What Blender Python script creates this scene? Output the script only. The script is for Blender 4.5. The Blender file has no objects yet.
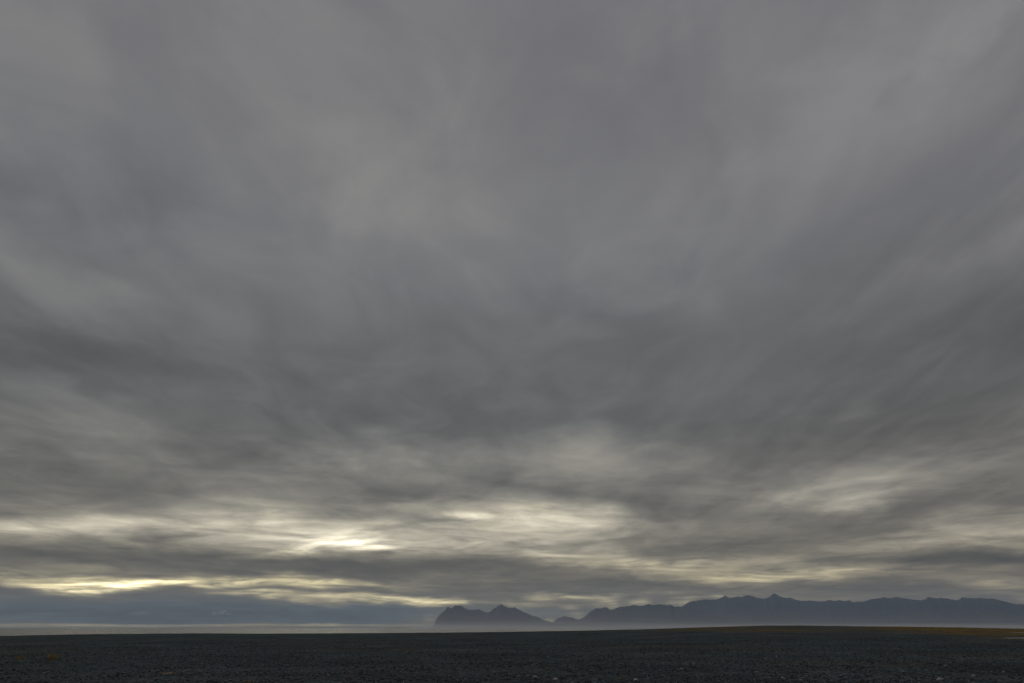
import bpy, math, random
import numpy as np
from mathutils import Vector

R = math.radians
rng = np.random.default_rng(7)
random.seed(7)
scene = bpy.context.scene
col = scene.collection

# ------------------------------------------------------------------ camera
EYE = 1.6
PITCH = R(22.75)
LENS = 24.0
FPX = LENS / 36.0 * 1024.0
cam_data = bpy.data.cameras.new("camera")
cam_data.lens = LENS
cam_data.sensor_width = 36.0
cam_data.clip_start = 0.1
cam_data.clip_end = 250000.0
cam = bpy.data.objects.new("camera", cam_data)
col.objects.link(cam)
cam.location = (0, 0, EYE)
cam.rotation_euler = (math.pi / 2 + PITCH, 0, 0)
scene.camera = cam


def px_dir(x, y):
    """world direction seen at a photograph position"""
    a = (x - 512.0) / FPX
    b = (341.5 - y) / FPX
    cp, sp = math.cos(PITCH), math.sin(PITCH)
    d = Vector((a, cp - b * sp, sp + b * cp))
    return d.normalized()


def px_azel(x, y):
    d = px_dir(x, y)
    return math.atan2(d.x, d.y), math.asin(d.z)


# ------------------------------------------------------------------ noise helpers (numpy value noise)
def _hash(ix, iy, seed):
    h = (ix * 374761393 + iy * 668265263 + seed * 974711) & 0xFFFFFFFF
    h = ((h ^ (h >> 13)) * 1274126177) & 0xFFFFFFFF
    return ((h ^ (h >> 16)) & 0xFFFF) / 65535.0


def vnoise(x, y, seed=0):
    x = np.asarray(x, dtype=np.float64); y = np.asarray(y, dtype=np.float64)
    ix = np.floor(x).astype(np.int64); iy = np.floor(y).astype(np.int64)
    fx = x - ix; fy = y - iy
    fx = fx * fx * (3 - 2 * fx); fy = fy * fy * (3 - 2 * fy)
    a = _hash(ix, iy, seed); b = _hash(ix + 1, iy, seed)
    c = _hash(ix, iy + 1, seed); d = _hash(ix + 1, iy + 1, seed)
    return (a + (b - a) * fx) * (1 - fy) + (c + (d - c) * fx) * fy


def fbm(x, y, octs=4, seed=0):
    s = 0.0; a = 0.5; t = 0.0
    for o in range(octs):
        s = s + a * vnoise(x * 2 ** o + 17.3 * o, y * 2 ** o - 9.1 * o, seed + o)
        t += a; a *= 0.5
    return s / t


def sstep(a, b, x):
    t = np.clip((x - a) / (b - a), 0, 1)
    return t * t * (3 - 2 * t)


# ------------------------------------------------------------------ mesh and tag helpers
def mesh_object(name, verts, faces, mat=None, smooth=False):
    me = bpy.data.meshes.new(name)
    verts = np.asarray(verts, dtype=np.float32)
    me.vertices.add(len(verts))
    me.vertices.foreach_set("co", verts.ravel())
    faces = np.asarray(faces, dtype=np.int32)
    n, k = faces.shape
    me.loops.add(n * k)
    me.loops.foreach_set("vertex_index", faces.ravel())
    me.polygons.add(n)
    me.polygons.foreach_set("loop_start", np.arange(0, n * k, k, dtype=np.int32))
    me.polygons.foreach_set("loop_total", np.full(n, k, dtype=np.int32))
    me.update(calc_edges=True)
    if smooth:
        me.polygons.foreach_set("use_smooth", np.ones(n, dtype=bool))
    if mat:
        me.materials.append(mat)
    me.validate()
    o = bpy.data.objects.new(name, me)
    col.objects.link(o)
    return o


def colour_attr(o, name, rgb):
    at = o.data.attributes.new(name, 'FLOAT_COLOR', 'POINT')
    a = np.ones((len(rgb), 4), dtype=np.float32)
    a[:, :3] = rgb
    at.data.foreach_set("color", a.ravel())


def tag(o, label, cat, kind=None, group=None):
    o["label"] = label
    o["category"] = cat
    if kind: o["kind"] = kind
    if group: o["group"] = group


class NT:
    """tiny node-graph helper"""
    def __init__(self, tree):
        self.t = tree
        self.n = tree.nodes
        self.n.clear()

    def node(self, typ, **props):
        nd = self.n.new(typ)
        for k, v in props.items():
            setattr(nd, k, v)
        return nd

    def link(self, a, b):
        self.t.links.new(a, b)

    def put(self, sock, v):
        if isinstance(v, bpy.types.NodeSocket):
            self.link(v, sock)
        else:
            sock.default_value = v

    def math(self, op, a, b=None, c=None, clamp=False):
        nd = self.node("ShaderNodeMath", operation=op, use_clamp=clamp)
        self.put(nd.inputs[0], a)
        if b is not None: self.put(nd.inputs[1], b)
        if c is not None: self.put(nd.inputs[2], c)
        return nd.outputs[0]

    def vmath(self, op, a, b=None, c=None):
        nd = self.node("ShaderNodeVectorMath", operation=op)
        self.put(nd.inputs[0], a)
        if b is not None: self.put(nd.inputs[1], b)
        if c is not None: self.put(nd.inputs[2], c)
        return nd.outputs[0]

    def combine(self, x, y, z):
        nd = self.node("ShaderNodeCombineXYZ")
        self.put(nd.inputs[0], x); self.put(nd.inputs[1], y); self.put(nd.inputs[2], z)
        return nd.outputs[0]

    def separate(self, v):
        nd = self.node("ShaderNodeSeparateXYZ")
        self.link(v, nd.inputs[0])
        return nd.outputs

    def noise(self, vec, scale, detail=4.0, rough=0.5, dist=0.0, dims='3D', colour=False):
        nd = self.node("ShaderNodeTexNoise", noise_dimensions=dims)
        self.link(vec, nd.inputs["Vector"])
        nd.inputs["Scale"].default_value = scale
        nd.inputs["Detail"].default_value = detail
        nd.inputs["Roughness"].default_value = rough
        nd.inputs["Distortion"].default_value = dist
        return nd.outputs["Color"] if colour else nd.outputs["Fac"]

    def maprange(self, v, a, b, c, d, interp='LINEAR'):
        nd = self.node("ShaderNodeMapRange", interpolation_type=interp)
        self.put(nd.inputs[0], v)
        for i, q in enumerate((a, b, c, d)):
            self.put(nd.inputs[i + 1], q)
        return nd.outputs[0]

    def ramp(self, v, stops, interp='LINEAR'):
        nd = self.node("ShaderNodeValToRGB")
        cr = nd.color_ramp
        cr.interpolation = interp
        while len(cr.elements) < len(stops):
            cr.elements.new(0.5)
        for e, (p, c) in zip(cr.elements, stops):
            e.position = p
            e.color = (c, c, c, 1) if isinstance(c, (int, float)) else (*c, 1)
        self.put(nd.inputs[0], v)
        return nd.outputs[0]

    def mixc(self, f, a, b, blend='MIX'):
        nd = self.node("ShaderNodeMix", data_type='RGBA', blend_type=blend)
        self.put(nd.inputs[0], f)
        self.put(nd.inputs[6], a if isinstance(a, bpy.types.NodeSocket) else (*a, 1))
        self.put(nd.inputs[7], b if isinstance(b, bpy.types.NodeSocket) else (*b, 1))
        return nd.outputs[2]


# ------------------------------------------------------------------ sky: Nishita sky almost wholly covered by a cloud deck
SUN_AZ, SUN_EL = px_azel(330, 500)[0], R(40)

world = bpy.data.worlds.new("World")
scene.world = world
world.use_nodes = True
w = NT(world.node_tree)
tc = w.node("ShaderNodeTexCoord")
D = w.vmath('NORMALIZE', tc.outputs["Generated"])
dx, dy, dz = w.separate(D)
DEG = 180 / math.pi
azd = w.math('MULTIPLY', w.math('ARCTAN2', dx, dy), DEG)                # degrees east of the view
eld = w.math('MULTIPLY', w.math('ARCSINE', dz), DEG)                    # degrees above the horizon
elp = w.math('MAXIMUM', eld, 0.0)

# coordinates on a flat cloud deck overhead
inv = w.math('DIVIDE', 1.0, w.math('ADD', w.math('MAXIMUM', dz, 0.0), 0.055))
deck = w.combine(w.math('MULTIPLY', dx, inv), w.math('MULTIPLY', dy, inv), 0.0)

# slow swirl that ragged-edges every patch of cloud
sw = w.noise(w.combine(w.math('MULTIPLY', azd, 0.11), w.math('MULTIPLY', w.math('POWER', elp, 0.7), 0.85), 0.0), 1.0, 4.0, 0.55, colour=True)
swx, swy, _ = w.separate(sw)
lift = w.math('MULTIPLY_ADD', elp, 0.075, 0.75)
warp_az = w.math('MULTIPLY_ADD', w.math('SUBTRACT', swx, 0.5), w.math('MULTIPLY', lift, 11.0), azd)
warp_el = w.math('MULTIPLY_ADD', w.math('SUBTRACT', swy, 0.5), w.math('MULTIPLY', lift, 2.6), eld)
P = w.combine(warp_az, warp_el, 0.0)
P0 = w.combine(w.math('MULTIPLY_ADD', w.math('SUBTRACT', swx, 0.5), 3.0, azd), w.math('MULTIPLY_ADD', w.math('SUBTRACT', swy, 0.5), 0.22, eld), 0.0)

# small turbulent streaks, drawn out along the horizon
streak = w.noise(w.combine(w.math('MULTIPLY', warp_az, 0.16), w.math('MULTIPLY', w.math('POWER', w.math('ADD', elp, 0.4), 0.75), 2.3), 3.7), 1.0, 6.0, 0.6, 0.35)
def deck_noise(sx, sy, rot, scale, detail, rough, dist, off):
    m = w.node("ShaderNodeMapping", vector_type='POINT')
    w.link(deck, m.inputs["Vector"])
    m.inputs["Scale"].default_value = (sx, sy, 1.0)
    m.inputs["Rotation"].default_value = (0, 0, R(rot))
    m.inputs["Location"].default_value = (off, off * 1.7, off * 0.3)
    return w.noise(m.outputs[0], scale, detail, rough, dist)


fine = deck_noise(0.8, 0.9, 12, 1.7, 8.0, 0.60, 1.1, 5.3)
lumps = deck_noise(1.0, 0.8, 30, 0.75, 5.0, 0.55, 1.4, 11.9)
wisp = deck_noise(1.35, 0.75, -20, 2.4, 9.0, 0.60, 0.6, 2.1)
wisp_r = deck_noise(2.0, 0.60, 36, 1.9, 9.0, 0.61, 0.55, 7.7)
# soft wool on the deck
mp = w.node("ShaderNodeMapping", vector_type='POINT')
w.link(deck, mp.inputs["Vector"])
mp.inputs["Scale"].default_value = (1.0, 0.55, 1.0)
mp.inputs["Location"].default_value = (3.1, 1.7, 0.0)
mp.inputs["Rotation"].default_value = (0, 0, R(-8))
wool = w.noise(mp.outputs[0], 1.5, 6.0, 0.52, 0.5)
wool2 = w.noise(mp.outputs[0], 5.0, 5.0, 0.55, 0.3)

Y_BASE = [(627, 112), (618, 112), (608, 112), (596, 112), (580, 115), (565, 115), (550, 117), (535, 118), (515, 116),
          (495, 110), (470, 106), (440, 102), (400, 99), (360, 103), (300, 112), (220, 121), (120, 121), (20, 119)]
stops = []
for y, v in Y_BASE:
    _, e = px_azel(512, y)
    stops.append((max(0.0, (e * DEG) / 50.0) ** 0.5, v / 255.0))
base = w.ramp(w.math('POWER', w.math('DIVIDE', elp, 50.0), 0.5), stops, 'B_SPLINE')

# patches where the deck is thinner (brighter) or thicker (darker):  x, y, rx, ry, tilt, strength
BLOBS = [
    # high deck
    (340, 150, 330, 120, 48, 6), (480, 220, 240, 110, 20, 5), (70, 290, 200, 60, 20, 10), (0, 250, 130, 55, 20, 6), (120, 365, 360, 55, 6, -8),
    (40, 190, 220, 90, 0, -8), (100, 420, 220, 50, 0, 8),
    (900, 410, 300, 70, -12, -8), (870, 90, 240, 90, -42, 6), (945, 40, 120, 60, -42, 5),
    (662, 288, 110, 70, 20, 6), (1010, 228, 120, 40, -25, 8), (640, 100, 240, 120, 0, -3),
    (800, 300, 190, 80, -30, -3), (990, 330, 140, 60, -20, -6), (510, 330, 220, 60, 0, -3),
    # middle bands
    (390, 460, 170, 38, -2, 34), (590, 460, 160, 38, 0, 36), (830, 492, 190, 38, -6, 46), (960, 538, 230, 28, -8, 54),
    (120, 485, 300, 26, 5, -8), (700, 508, 200, 20, 3, -16), (905, 512, 180, 18, -8, -10), (1000, 455, 150, 30, -14, 12),
    (250, 478, 140, 14, 8, 14), (40, 500, 100, 12, 8, 14),
    # bright rifts
    (540, 523, 180, 36, 2, 95), (473, 516, 36, 7, 4, 100), (378, 547, 38, 6, -3, 170), (352, 543, 30, 5, -4, 100), (335, 547, 150, 13, -2, 56), (320, 524, 230, 40, 4, 66),
    (270, 533, 250, 28, 2, 52), (60, 529, 230, 23, 3, 70), (20, 524, 90, 14, 8, 30), (530, 549, 160, 17, 3, 44),
    (680, 564, 165, 18, 2, 84), (575, 560, 90, 14, 0, 40), (410, 502, 80, 10, 3, 44),
    (330, 538, 80, 14, 0, 60),
    # dark bars between them
    (60, 550, 330, 13, 1, -24), (370, 566, 330, 15, 1, -34), (640, 544, 170, 14, 2, -18), (610, 581, 180, 9, 0, -18),
    (940, 564, 190, 14, -4, -44), (860, 588, 140, 8, 0, -16), (120, 567, 240, 9, 1, 22),
    # low golden streaks
    (150, 582.5, 230, 12, 1, 190), (110, 584, 100, 8, 0, 170), (215, 587, 80, 7, 3, 80), (40, 585, 70, 8, 0, 70), (5, 581, 60, 9, 0, 80), (10, 574, 110, 10, 0, 30),
    (305, 581, 150, 10, 3, 130), (345, 600, 140, 9, 2, 175), (420, 603, 80, 8, 0, 125), (250, 596, 80, 5, 0, 60),
    (572, 596, 55, 6, 1, 120), (520, 604, 60, 7, 0, 40), (840, 575, 220, 11, -2, 64), (740, 577, 110, 10, 0, 48),
    (720, 593, 140, 9, 0, 32), (1000, 586, 80, 14, 0, 64), (935, 582, 46, 7, -10, 26), (700, 603, 400, 10, 0, 16),
    # cap clouds standing behind the ridge
    (679, 601, 18, 8, 0, 60), (688, 600, 12, 6, -20, 40), (668, 602, 10, 5, 0, 30), (638, 601.5, 14, 7, 0, 66), (629, 603, 9, 4, 0, 40), (603, 603, 15, 8, 0, 36), (612, 606, 9, 6, 0, 36), (577, 615, 14, 8, 20, 36), (550, 621, 8, 5, 0, 50), (572, 607, 18, 5, 0, 40), (511, 605, 14, 4, 10, 50), (525, 606, 26, 6, 0, 34),
    (452, 602, 18, 4, 0, 60), (463, 601.5, 12, 4, 0, 50), (727, 594, 16, 5, 0, 50), (432, 619, 8, 10, -60, 26), (1020, 600, 16, 5, 10, 50), (1002, 597, 14, 5, 10, 30), (640, 594, 60, 5, 0, 20),
    # blue bank on the left
    (60, 611, 330, 17, 0, -30), (300, 615, 230, 14, 0, -26), (212, 613.5, 5, 3, 0, 40), (219, 612.5, 5, 3.5, 0, 44), (226, 614, 4, 2, 0, 30), (140, 612.6, 12, 2.5, 0, 30), (132, 613.5, 9, 2, 0, 20), (170, 613.6, 26, 1.8, 0, 16), (50, 613.8, 40, 2.4, 0, 24), (82, 613, 18, 2.4, 0, 20),
    (180, 625.2, 460, 2.6, 0, 66), (316, 623.6, 9, 2, 0, 34), (333, 623.8, 12, 1.8, 0, 34),
]


def blob(x, y, rx, ry, tilt, amp, vec):
    c = px_azel(x, y)
    t = R(tilt)
    l = px_azel(x + rx * math.cos(t) * .5, y + rx * math.sin(t) * .5)
    l2 = px_azel(x - rx * math.cos(t) * .5, y - rx * math.sin(t) * .5)
    s = px_azel(x - ry * math.sin(t) * .5, y + ry * math.cos(t) * .5)
    s2 = px_azel(x + ry * math.sin(t) * .5, y - ry * math.cos(t) * .5)
    la = ((l[0] - l2[0]) * DEG, (l[1] - l2[1]) * DEG)
    sa = ((s[0] - s2[0]) * DEG, (s[1] - s2[1]) * DEG)
    m = w.node("ShaderNodeMapping", vector_type='TEXTURE')
    w.link(vec, m.inputs["Vector"])
    m.inputs["Location"].default_value = (c[0] * DEG, c[1] * DEG, 0)
    m.inputs["Rotation"].default_value = (0, 0, math.atan2(la[1], la[0]))
    m.inputs["Scale"].default_value = (math.hypot(*la), math.hypot(*sa), 1)
    g = w.node("ShaderNodeTexGradient", gradient_type='SPHERICAL')
    w.link(m.outputs[0], g.inputs[0])
    return w.maprange(g.outputs["Fac"], 0, 1, 0, amp / 255.0, 'SMOOTHSTEP')


acc_p = None
for b in BLOBS:
    v = blob(*b, P0 if b[5] >= 100 and b[2] < 45 or b[1] > 598 and b[5] > 0 and b[2] < 60 or b[1] > 612 and b[5] > 0 else P)
    acc_p = v if acc_p is None else w.math('ADD', acc_p, v)

blue = None
for b in [(60, 612, 420, 22, 0, 255), (310, 615, 260, 17, 0, 255), (560, 618, 200, 16, 0, 90)]:
    v = blob(*b, P)
    blue = v if blue is None else w.math('MAXIMUM', blue, v)
blue = w.math('MINIMUM', w.math('MULTIPLY', blue, 1.6), 1.0)

# amount of streak texture by height
low = w.maprange(elp, 2.0, 17.0, 1.0, 0.0, 'SMOOTHSTEP')
mid = w.maprange(elp, 8.0, 30.0, 1.0, 0.25, 'SMOOTHSTEP')
mod = w.math('MULTIPLY_ADD', w.math('SUBTRACT', streak, 0.5), w.math('MULTIPLY', low, 1.5), 1.0)
mod = w.math('MULTIPLY_ADD', w.math('SUBTRACT', fine, 0.5), w.math('MULTIPLY', low, 2.6), mod)
mod = w.math('MAXIMUM', mod, 0.15)
V = w.math('MULTIPLY_ADD', acc_p, mod, base)
calm = w.math('MULTIPLY_ADD', blue, -0.75, 1.0)
V = w.math('MULTIPLY_ADD', w.math('SUBTRACT', streak, 0.5), w.math('MULTIPLY', w.math('MULTIPLY', low, calm), 0.16), V)
V = w.math('MULTIPLY_ADD', w.math('SUBTRACT', fine, 0.5), w.math('MULTIPLY', w.math('MULTIPLY', low, calm), 0.26), V)
low2 = w.maprange(elp, 5.0, 25.0, 1.0, 0.0, 'SMOOTHSTEP')
V = w.math('MULTIPLY_ADD', w.math('SUBTRACT', lumps, 0.5), w.math('MULTIPLY', w.math('MULTIPLY', low2, calm), 0.21), V)
V = w.math('MULTIPLY_ADD', w.math('SUBTRACT', fine, 0.5), w.math('MULTIPLY', w.math('SUBTRACT', low2, low), 0.16), V)
V = w.math('MULTIPLY_ADD', w.math('SUBTRACT', wool, 0.5), w.math('MULTIPLY', mid, 0.10), V)
side = w.maprange(w.math('MULTIPLY_ADD', eld, -0.7, azd), -10.0, 15.0, 0.0, 1.0, 'SMOOTHSTEP')
wsp = w.math('ADD', w.math('MULTIPLY', wisp, w.math('SUBTRACT', 1.0, side)), w.math('MULTIPLY', wisp_r, side))
torn = w.maprange(wsp, 0.36, 0.66, 0.0, 1.0, 'SMOOTHSTEP')
V = w.math('MULTIPLY_ADD', w.math('SUBTRACT', torn, 0.45), w.ramp(w.math('DIVIDE', elp, 50.0), [(0.0, 0.0), (0.10, 0.030), (0.22, 0.036), (0.45, 0.022), (1.0, 0.020)]), V)
V = w.math('MULTIPLY_ADD', w.math('SUBTRACT', wsp, 0.5), w.maprange(elp, 5.0, 20.0, 0.05, 0.072), V)
V = w.math('MULTIPLY_ADD', w.math('SUBTRACT', wool2, 0.5), w.math('MULTIPLY', mid, 0.06), V)
V = w.math('MAXIMUM', V, 0.05)

# hue: neutral violet grey overhead, olive grey low down, straw where the light comes through, slate in the bank
hue = w.ramp(w.math('DIVIDE', elp, 50.0), [(0.0, (1.11, 1.0, 0.80)), (0.06, (1.08, 1.0, 0.83)), (0.16, (1.03, 0.995, 0.915)), (0.32, (1.0, 1.0, 0.985)),
                                            (0.6, (0.995, 1.0, 1.02)), (1.0, (1.0, 0.993, 1.022))])
right = w.maprange(azd, 0.0, 35.0, 0.0, 1.0, 'SMOOTHSTEP')
hue = w.mixc(w.math('MULTIPLY', right, 0.6), hue, (1.0, 0.985, 0.985), 'MULTIPLY')
glow = w.maprange(V, 0.44, 0.78, 0.0, 1.0)
straw = w.mixc(w.maprange(elp, 3.5, 6.0, 0.0, 1.0), (1.06, 0.985, 0.76), (1.03, 0.985, 0.87))
hue = w.mixc(w.math('MULTIPLY', glow, w.math('MULTIPLY_ADD', right, -0.45, 1.0)), hue, straw)
hue = w.mixc(w.math('MULTIPLY', blue, w.maprange(V, 0.42, 0.62, 1.0, 0.0)), hue, (0.92, 1.01, 1.05))
lin = w.math('POWER', V, 2.2)
hr, hg, hb = w.separate(hue)
hue_lin = w.combine(w.math('POWER', hr, 2.2), w.math('POWER', hg, 2.2), w.math('POWER', hb, 2.2))
cloud = w.vmath('MULTIPLY', hue_lin, w.combine(lin, lin, lin))

sky = w.node("ShaderNodeTexSky", sky_type='NISHITA')
sky.sun_disc = False
sky.sun_elevation = SUN_EL
sky.sun_rotation = SUN_AZ
bg_sky = w.node("ShaderNodeBackground")
w.link(sky.outputs[0], bg_sky.inputs[0])
bg_sky.inputs[1].default_value = 0.05
bg_cloud = w.node("ShaderNodeBackground")
w.link(cloud, bg_cloud.inputs[0])
bg_cloud.inputs[1].default_value = 1.0
mx = w.node("ShaderNodeMixShader")
mx.inputs[0].default_value = 0.985
w.link(bg_sky.outputs[0], mx.inputs[1])
w.link(bg_cloud.outputs[0], mx.inputs[2])
wo = w.node("ShaderNodeOutputWorld")
w.link(mx.outputs[0], wo.inputs["Surface"])

# ------------------------------------------------------------------ sun behind the overcast
sun_data = bpy.data.lights.new("sun", 'SUN')
sun_data.energy = 0.5
sun_data.angle = R(20)
sun_data.color = (1.0, 0.93, 0.82)
sun = bpy.data.objects.new("sun", sun_data)
col.objects.link(sun)
sdir = Vector((math.sin(SUN_AZ) * math.cos(SUN_EL), math.cos(SUN_AZ) * math.cos(SUN_EL), math.sin(SUN_EL)))
sun.rotation_euler = (-sdir).to_track_quat('-Z', 'Y').to_euler()
sun.location = sdir * 50


# ------------------------------------------------------------------ materials
def material(name):
    m = bpy.data.materials.new(name)
    m.use_nodes = True
    g = NT(m.node_tree)
    out = g.node("ShaderNodeOutputMaterial")
    p = g.node("ShaderNodeBsdfPrincipled")
    g.link(p.outputs[0], out.inputs["Surface"])
    return m, g, p, out


def mat_ground():
    m, g, p, out = material("black_gravel")
    geo = g.node("ShaderNodeNewGeometry")
    pos = geo.outputs["Position"]
    vor = g.node("ShaderNodeTexVoronoi", feature='F1')
    g.link(pos, vor.inputs["Vector"]); vor.inputs["Scale"].default_value = 9.0
    vor.inputs["Randomness"].default_value = 1.0
    sp = g.separate(vor.outputs["Color"])
    pebble = g.ramp(sp[0], [(0.0, (0.024, 0.035, 0.040)), (0.45, (0.052, 0.070, 0.077)), (0.8, (0.084, 0.104, 0.112)),
                            (0.94, (0.125, 0.112, 0.106)), (1.0, (0.21, 0.215, 0.215))])
    big = g.noise(pos, 0.12, 5.0, 0.6)
    patch = g.maprange(big, 0.3, 0.7, 0.68, 1.3)
    c = g.mixc(1.0, pebble, g.combine(patch, patch, patch), 'MULTIPLY')
    at = g.node("ShaderNodeAttribute", attribute_name="moss")
    ms = g.separate(at.outputs["Color"])
    tint = g.noise(pos, 0.35, 5.0, 0.65)
    mosscol = g.ramp(tint, [(0.25, (0.072, 0.068, 0.046)), (0.45, (0.130, 0.104, 0.048)), (0.6, (0.22, 0.145, 0.060)),
                            (0.75, (0.130, 0.112, 0.052))])
    c = g.mixc(ms[0], c, mosscol)
    g.link(c, p.inputs["Base Color"])
    p.inputs["Roughness"].default_value = 0.95
    p.inputs["Specular IOR Level"].default_value = 0.0
    bp = g.node("ShaderNodeBump")
    bp.inputs["Strength"].default_value = 0.9
    bp.inputs["Distance"].default_value = 0.06
    n2 = g.noise(pos, 3.0, 5.0, 0.65)
    h = g.math('MULTIPLY_ADD', vor.outputs["Distance"], -0.8, g.math('MULTIPLY', n2, 0.8))
    g.link(h, bp.inputs["Height"])
    g.link(bp.outputs[0], p.inputs["Normal"])
    return m


def mat_attr(name, attr, rough=0.85, spec=0.25, bump=0.0, scale=30.0):
    m, g, p, out = material(name)
    at = g.node("ShaderNodeAttribute", attribute_name=attr)
    geo = g.node("ShaderNodeNewGeometry")
    n = g.noise(geo.outputs["Position"], scale, 4.0, 0.6)
    k = g.maprange(n, 0.3, 0.7, 0.75, 1.25)
    c = g.mixc(1.0, at.outputs["Color"], g.combine(k, k, k), 'MULTIPLY')
    g.link(c, p.inputs["Base Color"])
    p.inputs["Roughness"].default_value = rough
    p.inputs["Specular IOR Level"].default_value = spec
    if bump:
        bp = g.node("ShaderNodeBump"); bp.inputs["Strength"].default_value = bump; bp.inputs["Distance"].default_value = 0.02
        g.link(n, bp.inputs["Height"]); g.link(bp.outputs[0], p.inputs["Normal"])
    return m


def mat_rock():
    m, g, p, out = material("mountain_rock")
    geo = g.node("ShaderNodeNewGeometry")
    pos = geo.outputs["Position"]
    mp_ = g.node("ShaderNodeMapping")
    g.link(pos, mp_.inputs["Vector"]); mp_.inputs["Scale"].default_value = (0.001, 0.001, 0.004)
    n = g.noise(mp_.outputs[0], 3.0, 8.0, 0.62, 0.4)
    c = g.ramp(n, [(0.3, (0.020, 0.022, 0.027)), (0.5, (0.032, 0.033, 0.037)), (0.72, (0.085, 0.080, 0.078))])
    g.link(c, p.inputs["Base Color"])
    p.inputs["Roughness"].default_value = 0.95
    p.inputs["Specular IOR Level"].default_value = 0.1
    return m


def mat_water(name, rough, scale, strength, colr=(0.02, 0.026, 0.03)):
    m, g, p, out = material(name)
    geo = g.node("ShaderNodeNewGeometry")
    n = g.noise(geo.outputs["Position"], scale, 5.0, 0.6)
    bp = g.node("ShaderNodeBump"); bp.inputs["Strength"].default_value = strength; bp.inputs["Distance"].default_value = 0.3
    g.link(n, bp.inputs["Height"]); g.link(bp.outputs[0], p.inputs["Normal"])
    p.inputs["Base Color"].default_value = (*colr, 1)
    p.inputs["Roughness"].default_value = rough
    p.inputs["IOR"].default_value = 1.33
    return m


M_GROUND = mat_ground()
M_ROCK = mat_rock()
M_STONE = mat_attr("basalt_stone", "tint", 0.85, 0.1, 0.5, 40.0)
M_GRASS = mat_attr("dry_grass", "tint", 0.8, 0.15, 0.0, 6.0)
M_SEA = mat_water("sea_water", 0.25, 0.35, 0.25)
M_POOL = mat_water("pool_water", 0.16, 2.0, 0.1)

# ------------------------------------------------------------------ ground sheet
RC = 190.0
EDGE = [(-600, 640), (-200, 637), (-60, 636.4), (0, 635.9), (40, 635.1), (64, 634.6), (100, 634.0), (160, 633.6), (200, 633.3), (256, 633.6), (330, 633.3),
        (384, 633.0), (450, 632.5), (512, 631.7), (576, 630.8), (640, 629.4), (704, 627.2), (768, 625.4), (800, 625.4), (832, 625.9),
        (896, 626.6), (960, 627.4), (1024, 628.9), (1100, 630), (1300, 632), (1700, 634)]
_ea, _ez = [], []
for x, y in EDGE:
    a, e = px_azel(x, y)
    _ea.append(a); _ez.append(EYE + math.tan(e) * RC)
_ea = np.array([-math.pi] + _ea + [math.pi]); _ez = np.array([0.0] + _ez + [0.0])
SEA_Z = -3.5


POOLS = []


def ground_z(x, y, bumps=True):
    x = np.asarray(x, dtype=np.float64); y = np.asarray(y, dtype=np.float64)
    r = np.hypot(x, y)
    az = np.arctan2(x, y)
    zc = np.interp(az, _ea, _ez)
    t = np.clip((r - 15.0) / (RC - 15.0), 0, 1)
    z = zc * t ** 1.35
    over = np.clip(r - RC, 0, None)
    front = 1 - sstep(R(85), R(130), np.abs(az))
    drop = np.minimum(over * over * 0.0006 + over * 0.018, 9.0)
    z = z - drop * front
    if bumps:
        k = 1 - sstep(RC * 0.8, RC * 2, r)
        z = z + k * ((fbm(x * 0.35, y * 0.35, 4, 3) - 0.5) * 0.10 + (fbm(x * 0.06, y * 0.06, 3, 11) - 0.5) * 0.16 * sstep(10, 60, r) * (1 - sstep(90, 170, r)))
    for (pxx, pyy, pz, ra, rt) in POOLS:
        pa = math.atan2(pxx, pyy)
        u = (x - pxx) * math.sin(pa) + (y - pyy) * math.cos(pa)
        v = (x - pxx) * math.cos(pa) - (y - pyy) * math.sin(pa)
        q = np.hypot(u / ra, v / rt)
        k = 1 - sstep(0.85, 1.6, q)
        z = z * (1 - k) + (pz - 0.08) * k
    return z


def hit(px, py):
    """where the line of sight through a photograph position meets the ground"""
    d = px_dir(px, py)
    t = np.concatenate([np.arange(8, 120, 0.05), np.arange(120, 400, 0.2)])
    X, Y, Z = d.x * t, d.y * t, EYE + d.z * t
    below = Z <= ground_z(X, Y)
    i = int(np.argmax(below)) if below.any() else len(t) - 1
    return float(X[i]), float(Y[i])


for (px, py, ra, rt) in ((1044, 632.8, 5.0, 4.2), (1042, 638.4, 2.6, 3.2)):
    x, y = hit(px, py)
    POOLS.append((x, y, float(ground_z(x, y, False)) , ra, rt))

az_list = np.concatenate([np.linspace(-180, -60, 60, endpoint=False), np.linspace(-60, 60, 1500, endpoint=False), np.linspace(60, 180, 60, endpoint=False)])
az_list = np.radians(az_list)
r_list = np.concatenate([[0.5, 2, 5, 9, 14], np.geomspace(18, 230, 190), np.geomspace(236, 900, 26), np.geomspace(1000, 24000, 12)])
A, RR = np.meshgrid(az_list, r_list, indexing='ij')
X, Y = RR * np.sin(A), RR * np.cos(A)
Z = ground_z(X, Y)
na, nr = A.shape
verts = np.stack([X, Y, Z], -1).reshape(-1, 3)
i, j = np.meshgrid(np.arange(na), np.arange(nr - 1), indexing='ij')
i2 = (i + 1) % na
faces = np.stack([i * nr + j, i2 * nr + j, i2 * nr + j + 1, i * nr + j + 1], -1).reshape(-1, 4)[:, ::-1]
# close the hub
verts = np.vstack([verts, [[0, 0, float(ground_z(0.01, 0.01))]]])
ground = mesh_object("ground", verts, faces, M_GROUND, True)


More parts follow.
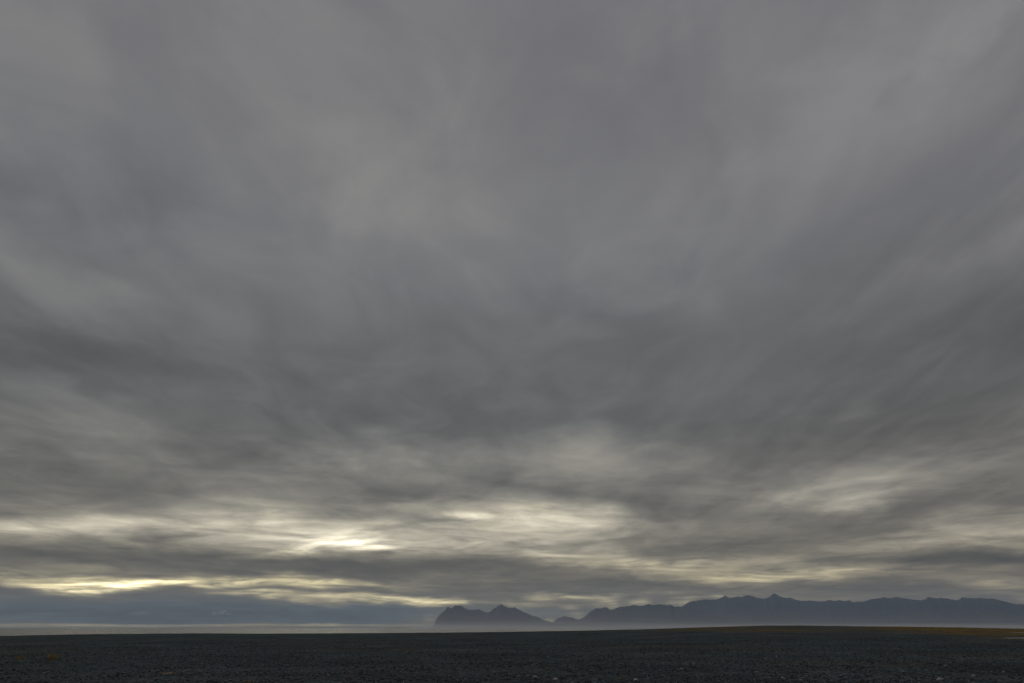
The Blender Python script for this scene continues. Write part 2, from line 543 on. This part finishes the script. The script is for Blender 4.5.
def moss_mask(x, y):
    r = np.hypot(x, y); a = np.degrees(np.arctan2(x, y))
    edge_in = np.interp(a, [6, 11, 16, 21, 26, 30, 34, 38, 45], [172, 140, 105, 100, 120, 96, 84, 77, 74])
    band = sstep(0, 22, r - edge_in + (fbm(x * 0.05, y * 0.05, 4, 21) - 0.5) * 80)
    side = sstep(6, 16, a)
    rough = 0.25 + 0.95 * sstep(0.36, 0.62, fbm(x * 0.07 + 40, y * 0.035, 5, 31))
    strong = 0.6 + 0.7 * sstep(24, 31, a)
    speck = 0.13 * sstep(0.62, 0.75, fbm(x * 0.12 + 7, y * 0.12, 4, 55)) * sstep(20, 40, r)
    return np.clip(np.maximum(band * side * rough * strong, speck), 0, 1)


mk = moss_mask(verts[:, 0], verts[:, 1])
colour_attr(ground, "moss", np.stack([mk, mk, mk], -1))
tag(ground, "black gravel plain with a mossy brown rise on its right", "ground", "structure")

# sea beyond the beach, out to the horizon
ns = 96
ang = np.linspace(0, 2 * np.pi, ns, endpoint=False)
rad = [300, 1500, 6000, 24000]
sv = [[r * math.sin(a), r * math.cos(a), SEA_Z] for r in rad for a in ang]
sf = [[k * ns + q, k * ns + (q + 1) % ns, (k + 1) * ns + (q + 1) % ns, (k + 1) * ns + q] for k in range(len(rad) - 1) for q in range(ns)]
sf = np.array(sf)[:, ::-1]
sea = mesh_object("water", sv, sf, M_SEA, True)
tag(sea, "pale grey strip of sea between the black plain and the sky", "sea", "structure")

for k, (x, y, z, ra, rt) in enumerate(POOLS):
    n = 40
    pa = math.atan2(x, y)
    pv = []
    for q in range(n):
        t = 2 * math.pi * q / n
        wob = 1.35 + 0.16 * math.sin(3 * t + k) + 0.1 * math.sin(5 * t + 2 * k)
        u, v = ra * wob * math.sin(t), rt * wob * math.cos(t)
        pv.append([x + u * math.sin(pa) + v * math.cos(pa), y + u * math.cos(pa) - v * math.sin(pa), z])
    pv.append([x, y, z])
    pf = [[q, (q + 1) % n, n] for q in range(n)]
    po = mesh_object("water_pool", pv, np.array(pf)[:, ::-1], M_POOL)
    tag(po, ["shallow pale pool on the crest of the mossy rise", "smaller pale pool lower on the mossy rise, nearer the gravel"][k], "pool", "structure", "pools on the mossy rise")

# ------------------------------------------------------------------ mountains
MASSIF = [(429, 628), (433, 626.5), (434.2, 624), (435.6, 621), (437.2, 618), (438.7, 615.8), (442, 612.6), (445.4, 610.2), (446.8, 607.6), (448.2, 606.4), (450.5, 608.4), (452.5, 608.2),
          (455, 605.9), (457.5, 605.3), (461, 605.9), (464, 607.6), (468, 609.4), (473, 610.2), (478, 609.1), (481, 610), (486, 612.8), (490, 611.6),
          (495, 607.8), (501.2, 604.3), (504.5, 606), (507.5, 607.7), (511, 608), (514, 607.1), (518, 609.2), (523, 611.8), (529, 614.2), (537, 617.2),
          (545, 620.2), (553, 622.9), (560, 625), (570, 627)]
HILL = [(545, 626.5), (551, 624), (554, 621.4), (557.5, 618.8), (561, 617.2), (564.5, 615.7), (567, 616.7), (570, 617.2), (575, 618.6), (580, 620), (588, 622), (600, 625), (612, 627)]
NEAR = [(570, 624.5), (575, 621.8), (578.7, 620), (585, 616.5), (588, 614), (591, 611), (596.7, 608.3), (600, 608.6), (604, 607.4), (607, 607.1), (610, 610), (614, 609), (619, 607),
        (626, 606.4), (633.5, 605.1), (639, 605.9), (644, 605.5), (648, 603.9), (651, 605.1), (654, 604.8), (661.5, 604.3), (666, 605.3), (671, 604.7), (674, 606.6), (682, 606.9),
        (692, 609), (705, 612), (720, 616), (740, 620), (770, 625)]
FAR = [(655, 625), (665, 614), (673, 608), (682, 606.4), (690, 601.7), (697, 600.8), (707, 599.3), (716, 599.6), (721, 597.8), (725, 595.5), (729, 597.8), (733, 597.5), (736, 596.5), (741, 597),
       (747.5, 595.1), (752, 595.7), (757, 598), (762, 598.5), (768, 597.8), (771, 595.5), (774, 593.3), (777, 594.6), (780, 596.2), (785, 597.8), (790, 597.8), (799, 600.6), (805, 601),
       (810, 600.4), (818, 601.7), (824, 601.2), (829.5, 600.2), (835, 601), (840.5, 600.2), (844, 601.2), (849, 600.2), (853, 602.2), (860, 601.8), (866, 601), (872, 599), (883, 597.4),
       (890, 598), (893.7, 597.6), (897.6, 596.8), (903, 598.3), (912, 599.2), (920, 600.2), (924, 599.7), (928, 597.4), (935, 598), (940.5, 597.7), (951.5, 599.3), (956, 600.2), (959, 599.4),
       (962.4, 597.4), (973, 598.2), (984, 598), (993.7, 598.6), (999, 600), (1004.6, 601.2), (1011, 603), (1017, 604.5), (1024, 604.3), (1040, 606), (1060, 603), (1090, 599), (1130, 603),
       (1170, 608), (1230, 604), (1290, 612), (1360, 626)]


def mountain(name, table, dist, depth, seed, label):
    az = np.array([px_azel(x, 628)[0] for x, y in table])
    # elevation is read at the true azimuth of each outline point
    el = np.array([px_azel(x, y)[1] for x, y in table])
    az = np.array([px_azel(x, y)[0] for x, y in table])
    n = max(160, int((az[-1] - az[0]) / R(0.022)))
    u = np.linspace(az[0], az[-1], n)
    h = np.tan(np.interp(u, az, el)) * dist + EYE
    h = h + (fbm(np.degrees(u) * 9, u * 0, 3, seed) - 0.5) * dist * 0.0015
    h = np.maximum(h, -2.0)
    v = np.linspace(-1, 1, 91)
    U, Vv = np.meshgrid(u, v, indexing='ij')
    deg = np.degrees(U)
    # spurs and gullies running down from the crest
    wv = Vv + 0.0
    line = deg * 1.15 + 2.4 * (fbm(deg * 0.9, wv * 2.6, 4, seed + 5) - 0.5) + 0.7 * wv
    spur = 1 - np.abs(2 * (fbm(line, wv * 1.4 + seed, 3, seed + 9)) - 1)
    slope = np.abs(Vv)
    f = (1 - slope) ** 1.15
    cut = (spur - 0.5) * 0.55 * slope * (1 - slope) * 2.2
    rough = (fbm(deg * 9, Vv * 14, 4, seed + 40) - 0.5) * 0.12 * sstep(0.02, 0.2, slope) * (1 - slope)
    f = np.clip(f + cut * 0.55 + rough, 0, None)
    f = np.minimum(f, 1 - slope * 0.25)
    H = (h[:, None] + 2.0) * f - 6.0 * slope - 2.0
    dd = dist + Vv * depth + (fbm(deg * 0.5, Vv * 0 + 3, 2, seed + 60) - 0.5) * depth * 0.5 * (1 - slope)
    H = H * np.where(slope < 1e-6, dd / dist, 1.0)
    vs = np.stack([dd * np.sin(U), dd * np.cos(U), H], -1).reshape(-1, 3)
    nv = len(v)
    i, j = np.meshgrid(np.arange(n - 1), np.arange(nv - 1), indexing='ij')
    fc = np.stack([i * nv + j, (i + 1) * nv + j, (i + 1) * nv + j + 1, i * nv + j + 1], -1).reshape(-1, 4)[:, ::-1]
    o = mesh_object(name, vs, fc, M_ROCK, True)
    tag(o, label, "mountain", "structure", "mountains along the far shore")
    return o


mountain("mountain", MASSIF, 14500.0, 1100.0, 3, "lone twin-peaked mountain with a steep cliff at its sea end")
mountain("hill", HILL, 16500.0, 600.0, 8, "small pointed hill between the twin-peaked mountain and the long range")
mountain("mountain_ridge", NEAR, 15500.0, 1300.0, 14, "lower jagged ridge in front of the long range, beside the small hill")
mountain("mountain_range", FAR, 18000.0, 2200.0, 22, "long jagged dark blue range with the sharpest peak near its middle")


# ------------------------------------------------------------------ stones
def ico():
    t = (1 + 5 ** 0.5) / 2
    v = np.array([[-1, t, 0], [1, t, 0], [-1, -t, 0], [1, -t, 0], [0, -1, t], [0, 1, t], [0, -1, -t], [0, 1, -t], [t, 0, -1], [t, 0, 1], [-t, 0, -1], [-t, 0, 1]], dtype=np.float64)
    v /= np.linalg.norm(v[0])
    f = np.array([[0, 11, 5], [0, 5, 1], [0, 1, 7], [0, 7, 10], [0, 10, 11], [1, 5, 9], [5, 11, 4], [11, 10, 2], [10, 7, 6], [7, 1, 8],
                  [3, 9, 4], [3, 4, 2], [3, 2, 6], [3, 6, 8], [3, 8, 9], [4, 9, 5], [2, 4, 11], [6, 2, 10], [8, 6, 7], [9, 8, 1]])
    return v, f


ICO_V, ICO_F = ico()


def pebbles(name, n, r0, r1, smin, smax, power):
    r = np.sqrt(rng.uniform(r0 ** 2, r1 ** 2, n)) if power is None else r0 * (r1 / r0) ** rng.uniform(0, 1, n)
    a = np.radians(rng.uniform(-48, 48, n))
    x, y = r * np.sin(a), r * np.cos(a)
    keep = fbm(x * 0.5, y * 0.5, 3, 77) > rng.uniform(0.25, 0.6, n)
    x, y, r = x[keep], y[keep], r[keep]
    n = len(x)
    s = smin * (smax / smin) ** (rng.uniform(0, 1, n) ** 2.6)
    ax = rng.uniform(0, 2 * np.pi, n)
    sc = np.stack([s * rng.uniform(0.8, 1.5, n), s * rng.uniform(0.7, 1.1, n), s * rng.uniform(0.45, 0.9, n)], -1)
    v = ICO_V[None] * (1 + rng.uniform(-0.22, 0.22, (n, 12, 1))) * sc[:, None, :]
    c, q = np.cos(ax)[:, None], np.sin(ax)[:, None]
    vx = v[..., 0] * c - v[..., 1] * q; vy = v[..., 0] * q + v[..., 1] * c
    zz = ground_z(x, y)
    vs = np.stack([vx + x[:, None], vy + y[:, None], v[..., 2] + zz[:, None] + 0.25 * sc[:, 2:3]], -1).reshape(-1, 3)
    fc = (ICO_F[None] + (np.arange(n) * 12)[:, None, None]).reshape(-1, 3)
    o = mesh_object(name, vs, fc, M_STONE)
    k = rng.uniform(0, 1, n)
    g = 0.042 + 0.13 * k ** 2.4
    tint = np.stack([g * 0.90, g * 1.03, g * 1.08], -1)
    red = rng.uniform(0, 1, n) < 0.07
    tint[red] = np.stack([g[red] * 1.15, g[red] * 0.95, g[red] * 0.88], -1)
    pale = rng.uniform(0, 1, n) < 0.012
    tint[pale] = 0.16 + 0.16 * rng.uniform(0, 1, (pale.sum(), 1))
    colour_attr(o, "tint", np.repeat(tint, 12, axis=0))
    return o


grav = pebbles("gravel", 130000, 17, 95, 0.013, 0.060, 1)
tag(grav, "loose dark basalt pebbles strewn over the black plain", "gravel", "stuff")


def round_stone(name, px, py, size, tint, label):
    x, y = hit(px, py)
    # two-level icosphere with lumps
    v, f = ICO_V.copy(), ICO_F.copy()
    for _ in range(2):
        mids = {}; vl = list(v); nf = []
        def midp(a, b):
            k = (min(a, b), max(a, b))
            if k not in mids:
                m = (vl[a] + vl[b]); m = m / np.linalg.norm(m)
                mids[k] = len(vl); vl.append(m)
            return mids[k]
        for a, b, c in f:
            ab, bc, ca = midp(a, b), midp(b, c), midp(c, a)
            nf += [[a, ab, ca], [b, bc, ab], [c, ca, bc], [ab, bc, ca]]
        v, f = np.array(vl), np.array(nf)
    sd = int(px * 13) % 997
    lump = 1 + 0.45 * (fbm(v[:, 0] * 1.3 + sd, v[:, 1] * 1.3 + v[:, 2] * 1.7, 3, sd) - 0.5)
    v = v * lump[:, None] * np.array([random.uniform(.9, 1.3), random.uniform(.75, 1.0), random.uniform(.6, .85)]) * size
    o = mesh_object(name, v, f, M_STONE, True)
    colour_attr(o, "tint", np.tile(np.array(tint), (len(v), 1)))
    o.location = (x, y, float(ground_z(x, y)) + size * 0.3)
    o.rotation_euler = (0, 0, random.uniform(0, 6.28))
    tag(o, label, "stone", None, "pale stones on the black gravel")
    return o


STONES = [
    (519, 677, 0.050, 0.24, "small pale grey stone, farthest left of the pale stones in the middle foreground"),
    (535, 677.5, 0.065, 0.34, "pale round stone just right of the farthest-left pale stone"),
    (555.5, 680.5, 0.085, 0.42, "brightest whitish stone low in the middle of the gravel"),
    (636, 681, 0.080, 0.44, "whitish stone at the lower edge, right of the brown tuft"),
    (682, 670, 0.070, 0.24, "grey stone on the gravel below the mossy strip"),
    (694, 664.5, 0.075, 0.26, "small light grey stone standing higher up than its grey neighbour"),
    (757, 673.5, 0.085, 0.25, "flat light grey stone below the highest peak of the range"),
    (783, 679, 0.065, 0.28, "tan tinted pale stone low on the gravel, right of the flat grey one"),
    (801, 681, 0.060, 0.33, "tiny whitish stone right beside the tan tinted one"),
    (946, 667, 0.085, 0.22, "grey stone highest up on the gravel toward the pools"),
    (974, 677, 0.075, 0.30, "pale stone on the right gravel, below the grey one"),
    (940, 680.7, 0.080, 0.40, "whitish stone low at the right, left of its pale neighbour"),
    (1004, 673, 0.070, 0.25, "light grey stone nearest the right end of the gravel"),
    (904, 672.5, 0.060, 0.22, "small grey stone left of the right-hand pale stones"),
    (310, 676.5, 0.060, 0.18, "single small grey stone between the tufts on the left gravel"),
]
for (px, py, s, g, lab) in STONES:
    t = (g, g * 1.0, g * 0.97) if "tan" not in lab else (g * 1.1, g * 0.9, g * 0.75)
    round_stone("stone", px, py, s, t, lab)


# ------------------------------------------------------------------ grass
def blades(n, spread, hmin, hmax, width, lean, seed):
    r_ = np.random.default_rng(seed)
    vs, fs, tt = [], [], []
    for k in range(n):
        a = r_.uniform(0, 2 * np.pi); q = spread * r_.uniform(0, 1) ** 0.7
        bx, by = q * np.cos(a), q * np.sin(a)
        h = r_.uniform(hmin, hmax) * (1 - 0.45 * q / spread)
        la = a + r_.normal(0, 0.6); ln = lean * h * r_.uniform(0.2, 1.3) * (0.4 + q / spread)
        wa = r_.uniform(0, np.pi)
        wx, wy = width * np.cos(wa), width * np.sin(wa)
        b = len(vs)
        for (t, wd) in ((0, 1), (0.5, 0.8), (1, 0.12)):
            ox, oy = ln * t * t * np.cos(la), ln * t * t * np.sin(la)
            z = h * (t - 0.22 * t * t * lean)
            vs += [[bx + ox - wx * wd, by + oy - wy * wd, z - 0.02], [bx + ox + wx * wd, by + oy + wy * wd, z - 0.02]]
        fs += [[b, b + 1, b + 3, b + 2], [b + 2, b + 3, b + 5, b + 4]]
        g = r_.uniform(0.7, 1.25)
        tt += [g] * 6
    return np.array(vs), np.array(fs), np.array(tt)


TUFTS = [
    (20, 659.2, 0.20, 0.34, 150, (0.36, 0.27, 0.10), "yellowish brown grass tuft, farthest left on the black plain"),
    (52, 660, 0.20, 0.62, 170, (0.38, 0.29, 0.12), "taller straw grass tuft with an upright tip, right of the farthest-left tuft"),
    (168, 674, 0.30, 0.13, 150, (0.34, 0.25, 0.16), "low flat brownish tuft spreading over the gravel"),
    (248, 682, 0.16, 0.16, 90, (0.24, 0.21, 0.10), "olive grass tuft at the lower edge of the gravel"),
    (242, 644, 0.50, 0.16, 110, (0.085, 0.07, 0.045), "faint brown tuft far out on the plain, above the olive tuft"),
    (412, 650, 0.28, 0.14, 80, (0.085, 0.07, 0.04), "faint brown tuft far out beneath the left end of the twin-peaked mountain"),
    (467, 651, 0.26, 0.12, 80, (0.085, 0.075, 0.04), "faint olive tuft far out beneath the twin-peaked mountain"),
    (349, 677, 0.22, 0.09, 70, (0.10, 0.075, 0.05), "low reddish brown tuft in the near gravel, right of the olive tuft"),
    (621, 679, 0.20, 0.10, 70, (0.11, 0.085, 0.05), "low brown tuft beside the whitish stone in the near gravel"),
    (547, 670, 0.22, 0.09, 60, (0.075, 0.065, 0.04), "dim olive tuft above the brightest whitish stone"),
]
for k, (px, py, sp, hh, n, tint, lab) in enumerate(TUFTS):
    x, y = hit(px, py)
    vs, fs, tt = blades(n, sp, hh * 0.45, hh, 0.010, 0.9, 100 + k)
    # matted sod the blades grow from
    m_, q_ = 18, 5
    sod = [[0, 0, 0.05]] + [[sp * 1.08 * t * (1 + 0.14 * math.sin(3 * a_ + k)) * math.cos(a_), sp * 1.08 * t * (1 + 0.14 * math.sin(3 * a_ + k)) * math.sin(a_), 0.05 * (1 - t ** 2) - 0.03 * t ** 4]
                             for t in np.linspace(0.2, 1, q_) for a_ in np.linspace(0, 2 * math.pi, m_, endpoint=False)]
    o_ = len(vs)
    sf_ = [[o_, o_ + 1 + j_, o_ + 1 + (j_ + 1) % m_, o_ + 1 + (j_ + 1) % m_] for j_ in range(0)]
    for i_ in range(q_ - 1):
        for j_ in range(m_):
            sf_.append([o_ + 1 + i_ * m_ + j_, o_ + 1 + (i_ + 1) * m_ + j_, o_ + 1 + (i_ + 1) * m_ + (j_ + 1) % m_, o_ + 1 + i_ * m_ + (j_ + 1) % m_])
    for j_ in range(0, m_, 2):
        sf_.append([o_, o_ + 1 + j_, o_ + 1 + (j_ + 1) % m_, o_ + 1 + (j_ + 2) % m_])
    vs = np.vstack([vs, sod]); fs = np.vstack([fs, sf_]); tt = np.concatenate([tt, np.full(len(sod), 0.55)])
    o = mesh_object("grass_tuft", vs, fs, M_GRASS)
    colour_attr(o, "tint", tt[:, None] * np.array(tint)[None])
    o.location = (x, y, float(ground_z(x, y)))
    tag(o, lab, "grass tuft", None, "grass tufts on the black plain")

# short dry grass over the rise at the right
protos = [blades(9, 0.16, 0.05, 0.13, 0.012, 0.9, 300 + k) for k in range(8)]
n = 26000
a = np.radians(rng.uniform(5, 46, n)); r = rng.uniform(70, 215, n)
x, y = r * np.sin(a), r * np.cos(a)
mkk = moss_mask(x, y)
keep = mkk > rng.uniform(0.15, 0.95, n)
x, y = x[keep], y[keep]
for (pxx, pyy, pz, ra, rt) in POOLS:
    far = np.hypot(x - pxx, y - pyy) > rt * 1.5
    x, y = x[far], y[far]
z = ground_z(x, y)
hue_n = fbm(x * 0.06, y * 0.06, 3, 91)
VV, FF, TT = [], [], []
off = 0
for k in range(len(x)):
    pv, pf, pt = protos[k % 8]
    VV.append(pv + np.array([x[k], y[k], z[k]])); FF.append(pf + off); off += len(pv)
    q = float(np.clip((hue_n[k] - 0.3) / 0.4, 0, 1))
    c = np.array([0.125, 0.108, 0.048]) * (1 - q) + np.array([0.24, 0.155, 0.066]) * q
    TT.append(pt[:, None] * c[None])
g = mesh_object("grass", np.vstack(VV), np.vstack(FF), M_GRASS)
colour_attr(g, "tint", np.vstack(TT))
tag(g, "short rust brown and olive grass along the crest of the rise", "grass", "stuff")


# ------------------------------------------------------------------ air
def box(name, x0, x1, y0, y1, z0, z1, mat):
    v = [(x0, y0, z0), (x1, y0, z0), (x1, y1, z0), (x0, y1, z0), (x0, y0, z1), (x1, y0, z1), (x1, y1, z1), (x0, y1, z1)]
    f = [(0, 3, 2, 1), (4, 5, 6, 7), (0, 1, 5, 4), (1, 2, 6, 5), (2, 3, 7, 6), (3, 0, 4, 7)]
    return mesh_object(name, v, f, mat)


def mat_air(name, colr, density, aniso):
    m = bpy.data.materials.new(name)
    m.use_nodes = True
    g = NT(m.node_tree)
    out = g.node("ShaderNodeOutputMaterial")
    p = g.node("ShaderNodeVolumePrincipled")
    p.inputs["Color"].default_value = (*colr, 1)
    p.inputs["Density"].default_value = density
    p.inputs["Anisotropy"].default_value = aniso
    g.link(p.outputs[0], out.inputs["Volume"])
    return m


HZ = box("haze", -25500, 25500, -25500, 25500, -25, 1050, mat_air("haze_air", (0.62, 0.775, 1.0), 4.6e-5, 0.2))
tag(HZ, "thin blue grey haze filling the air over the plain and sea", "haze", "stuff")
def mist_bank(name, x0, x1, y0, y1, zb, mat):
    """closed bank of mist with an uneven top"""
    nx, ny = 90, 40
    gx, gy = np.meshgrid(np.linspace(x0, x1, nx), np.linspace(y0, y1, ny), indexing='ij')
    gx = gx - (gx - x1) / (x0 - x1) * (x0 + 0.118 * gy + 60)
    zt = 12 + 46 * fbm(gx * 0.0007, gy * 0.0005, 4, 61) ** 1.3
    top = np.stack([gx, gy, zt], -1).reshape(-1, 3)
    bot = np.stack([gx, gy, np.full_like(gx, zb)], -1).reshape(-1, 3)
    n = nx * ny
    i, j = np.meshgrid(np.arange(nx - 1), np.arange(ny - 1), indexing='ij')
    q = np.stack([i * ny + j, (i + 1) * ny + j, (i + 1) * ny + j + 1, i * ny + j + 1], -1).reshape(-1, 4)
    f = [q, q[:, ::-1] + n]
    def wall(idx):
        a, b = idx[:-1], idx[1:]
        return np.stack([a + n, b + n, b, a], -1)
    ii, jj = np.arange(nx), np.arange(ny)
    f += [wall(ii * ny), wall((ii * ny + ny - 1)[::-1]), wall(jj[::-1]), wall((nx - 1) * ny + jj)]
    return mesh_object(name, np.vstack([top, bot]), np.vstack(f), mat)


MS = mist_bank("mist", -1500, 14000, 1300, 13000, -20, mat_air("mist_air", (0.97, 0.98, 1.0), 1.25e-4, 0.4))
tag(MS, "pale low mist lying along the foot of the mountains", "mist", "stuff")

# ------------------------------------------------------------------ render settings
scene.render.engine = 'CYCLES'
scene.view_settings.view_transform = 'Standard'
scene.view_settings.look = 'None'
scene.view_settings.gamma = 1.0
scene.view_settings.exposure = 0.0
scene.view_settings.use_curve_mapping = False
scene.cycles.use_denoising = True
scene.cycles.max_bounces = 6
scene.cycles.volume_bounces = 1
scene.cycles.sample_clamp_indirect = 4.0
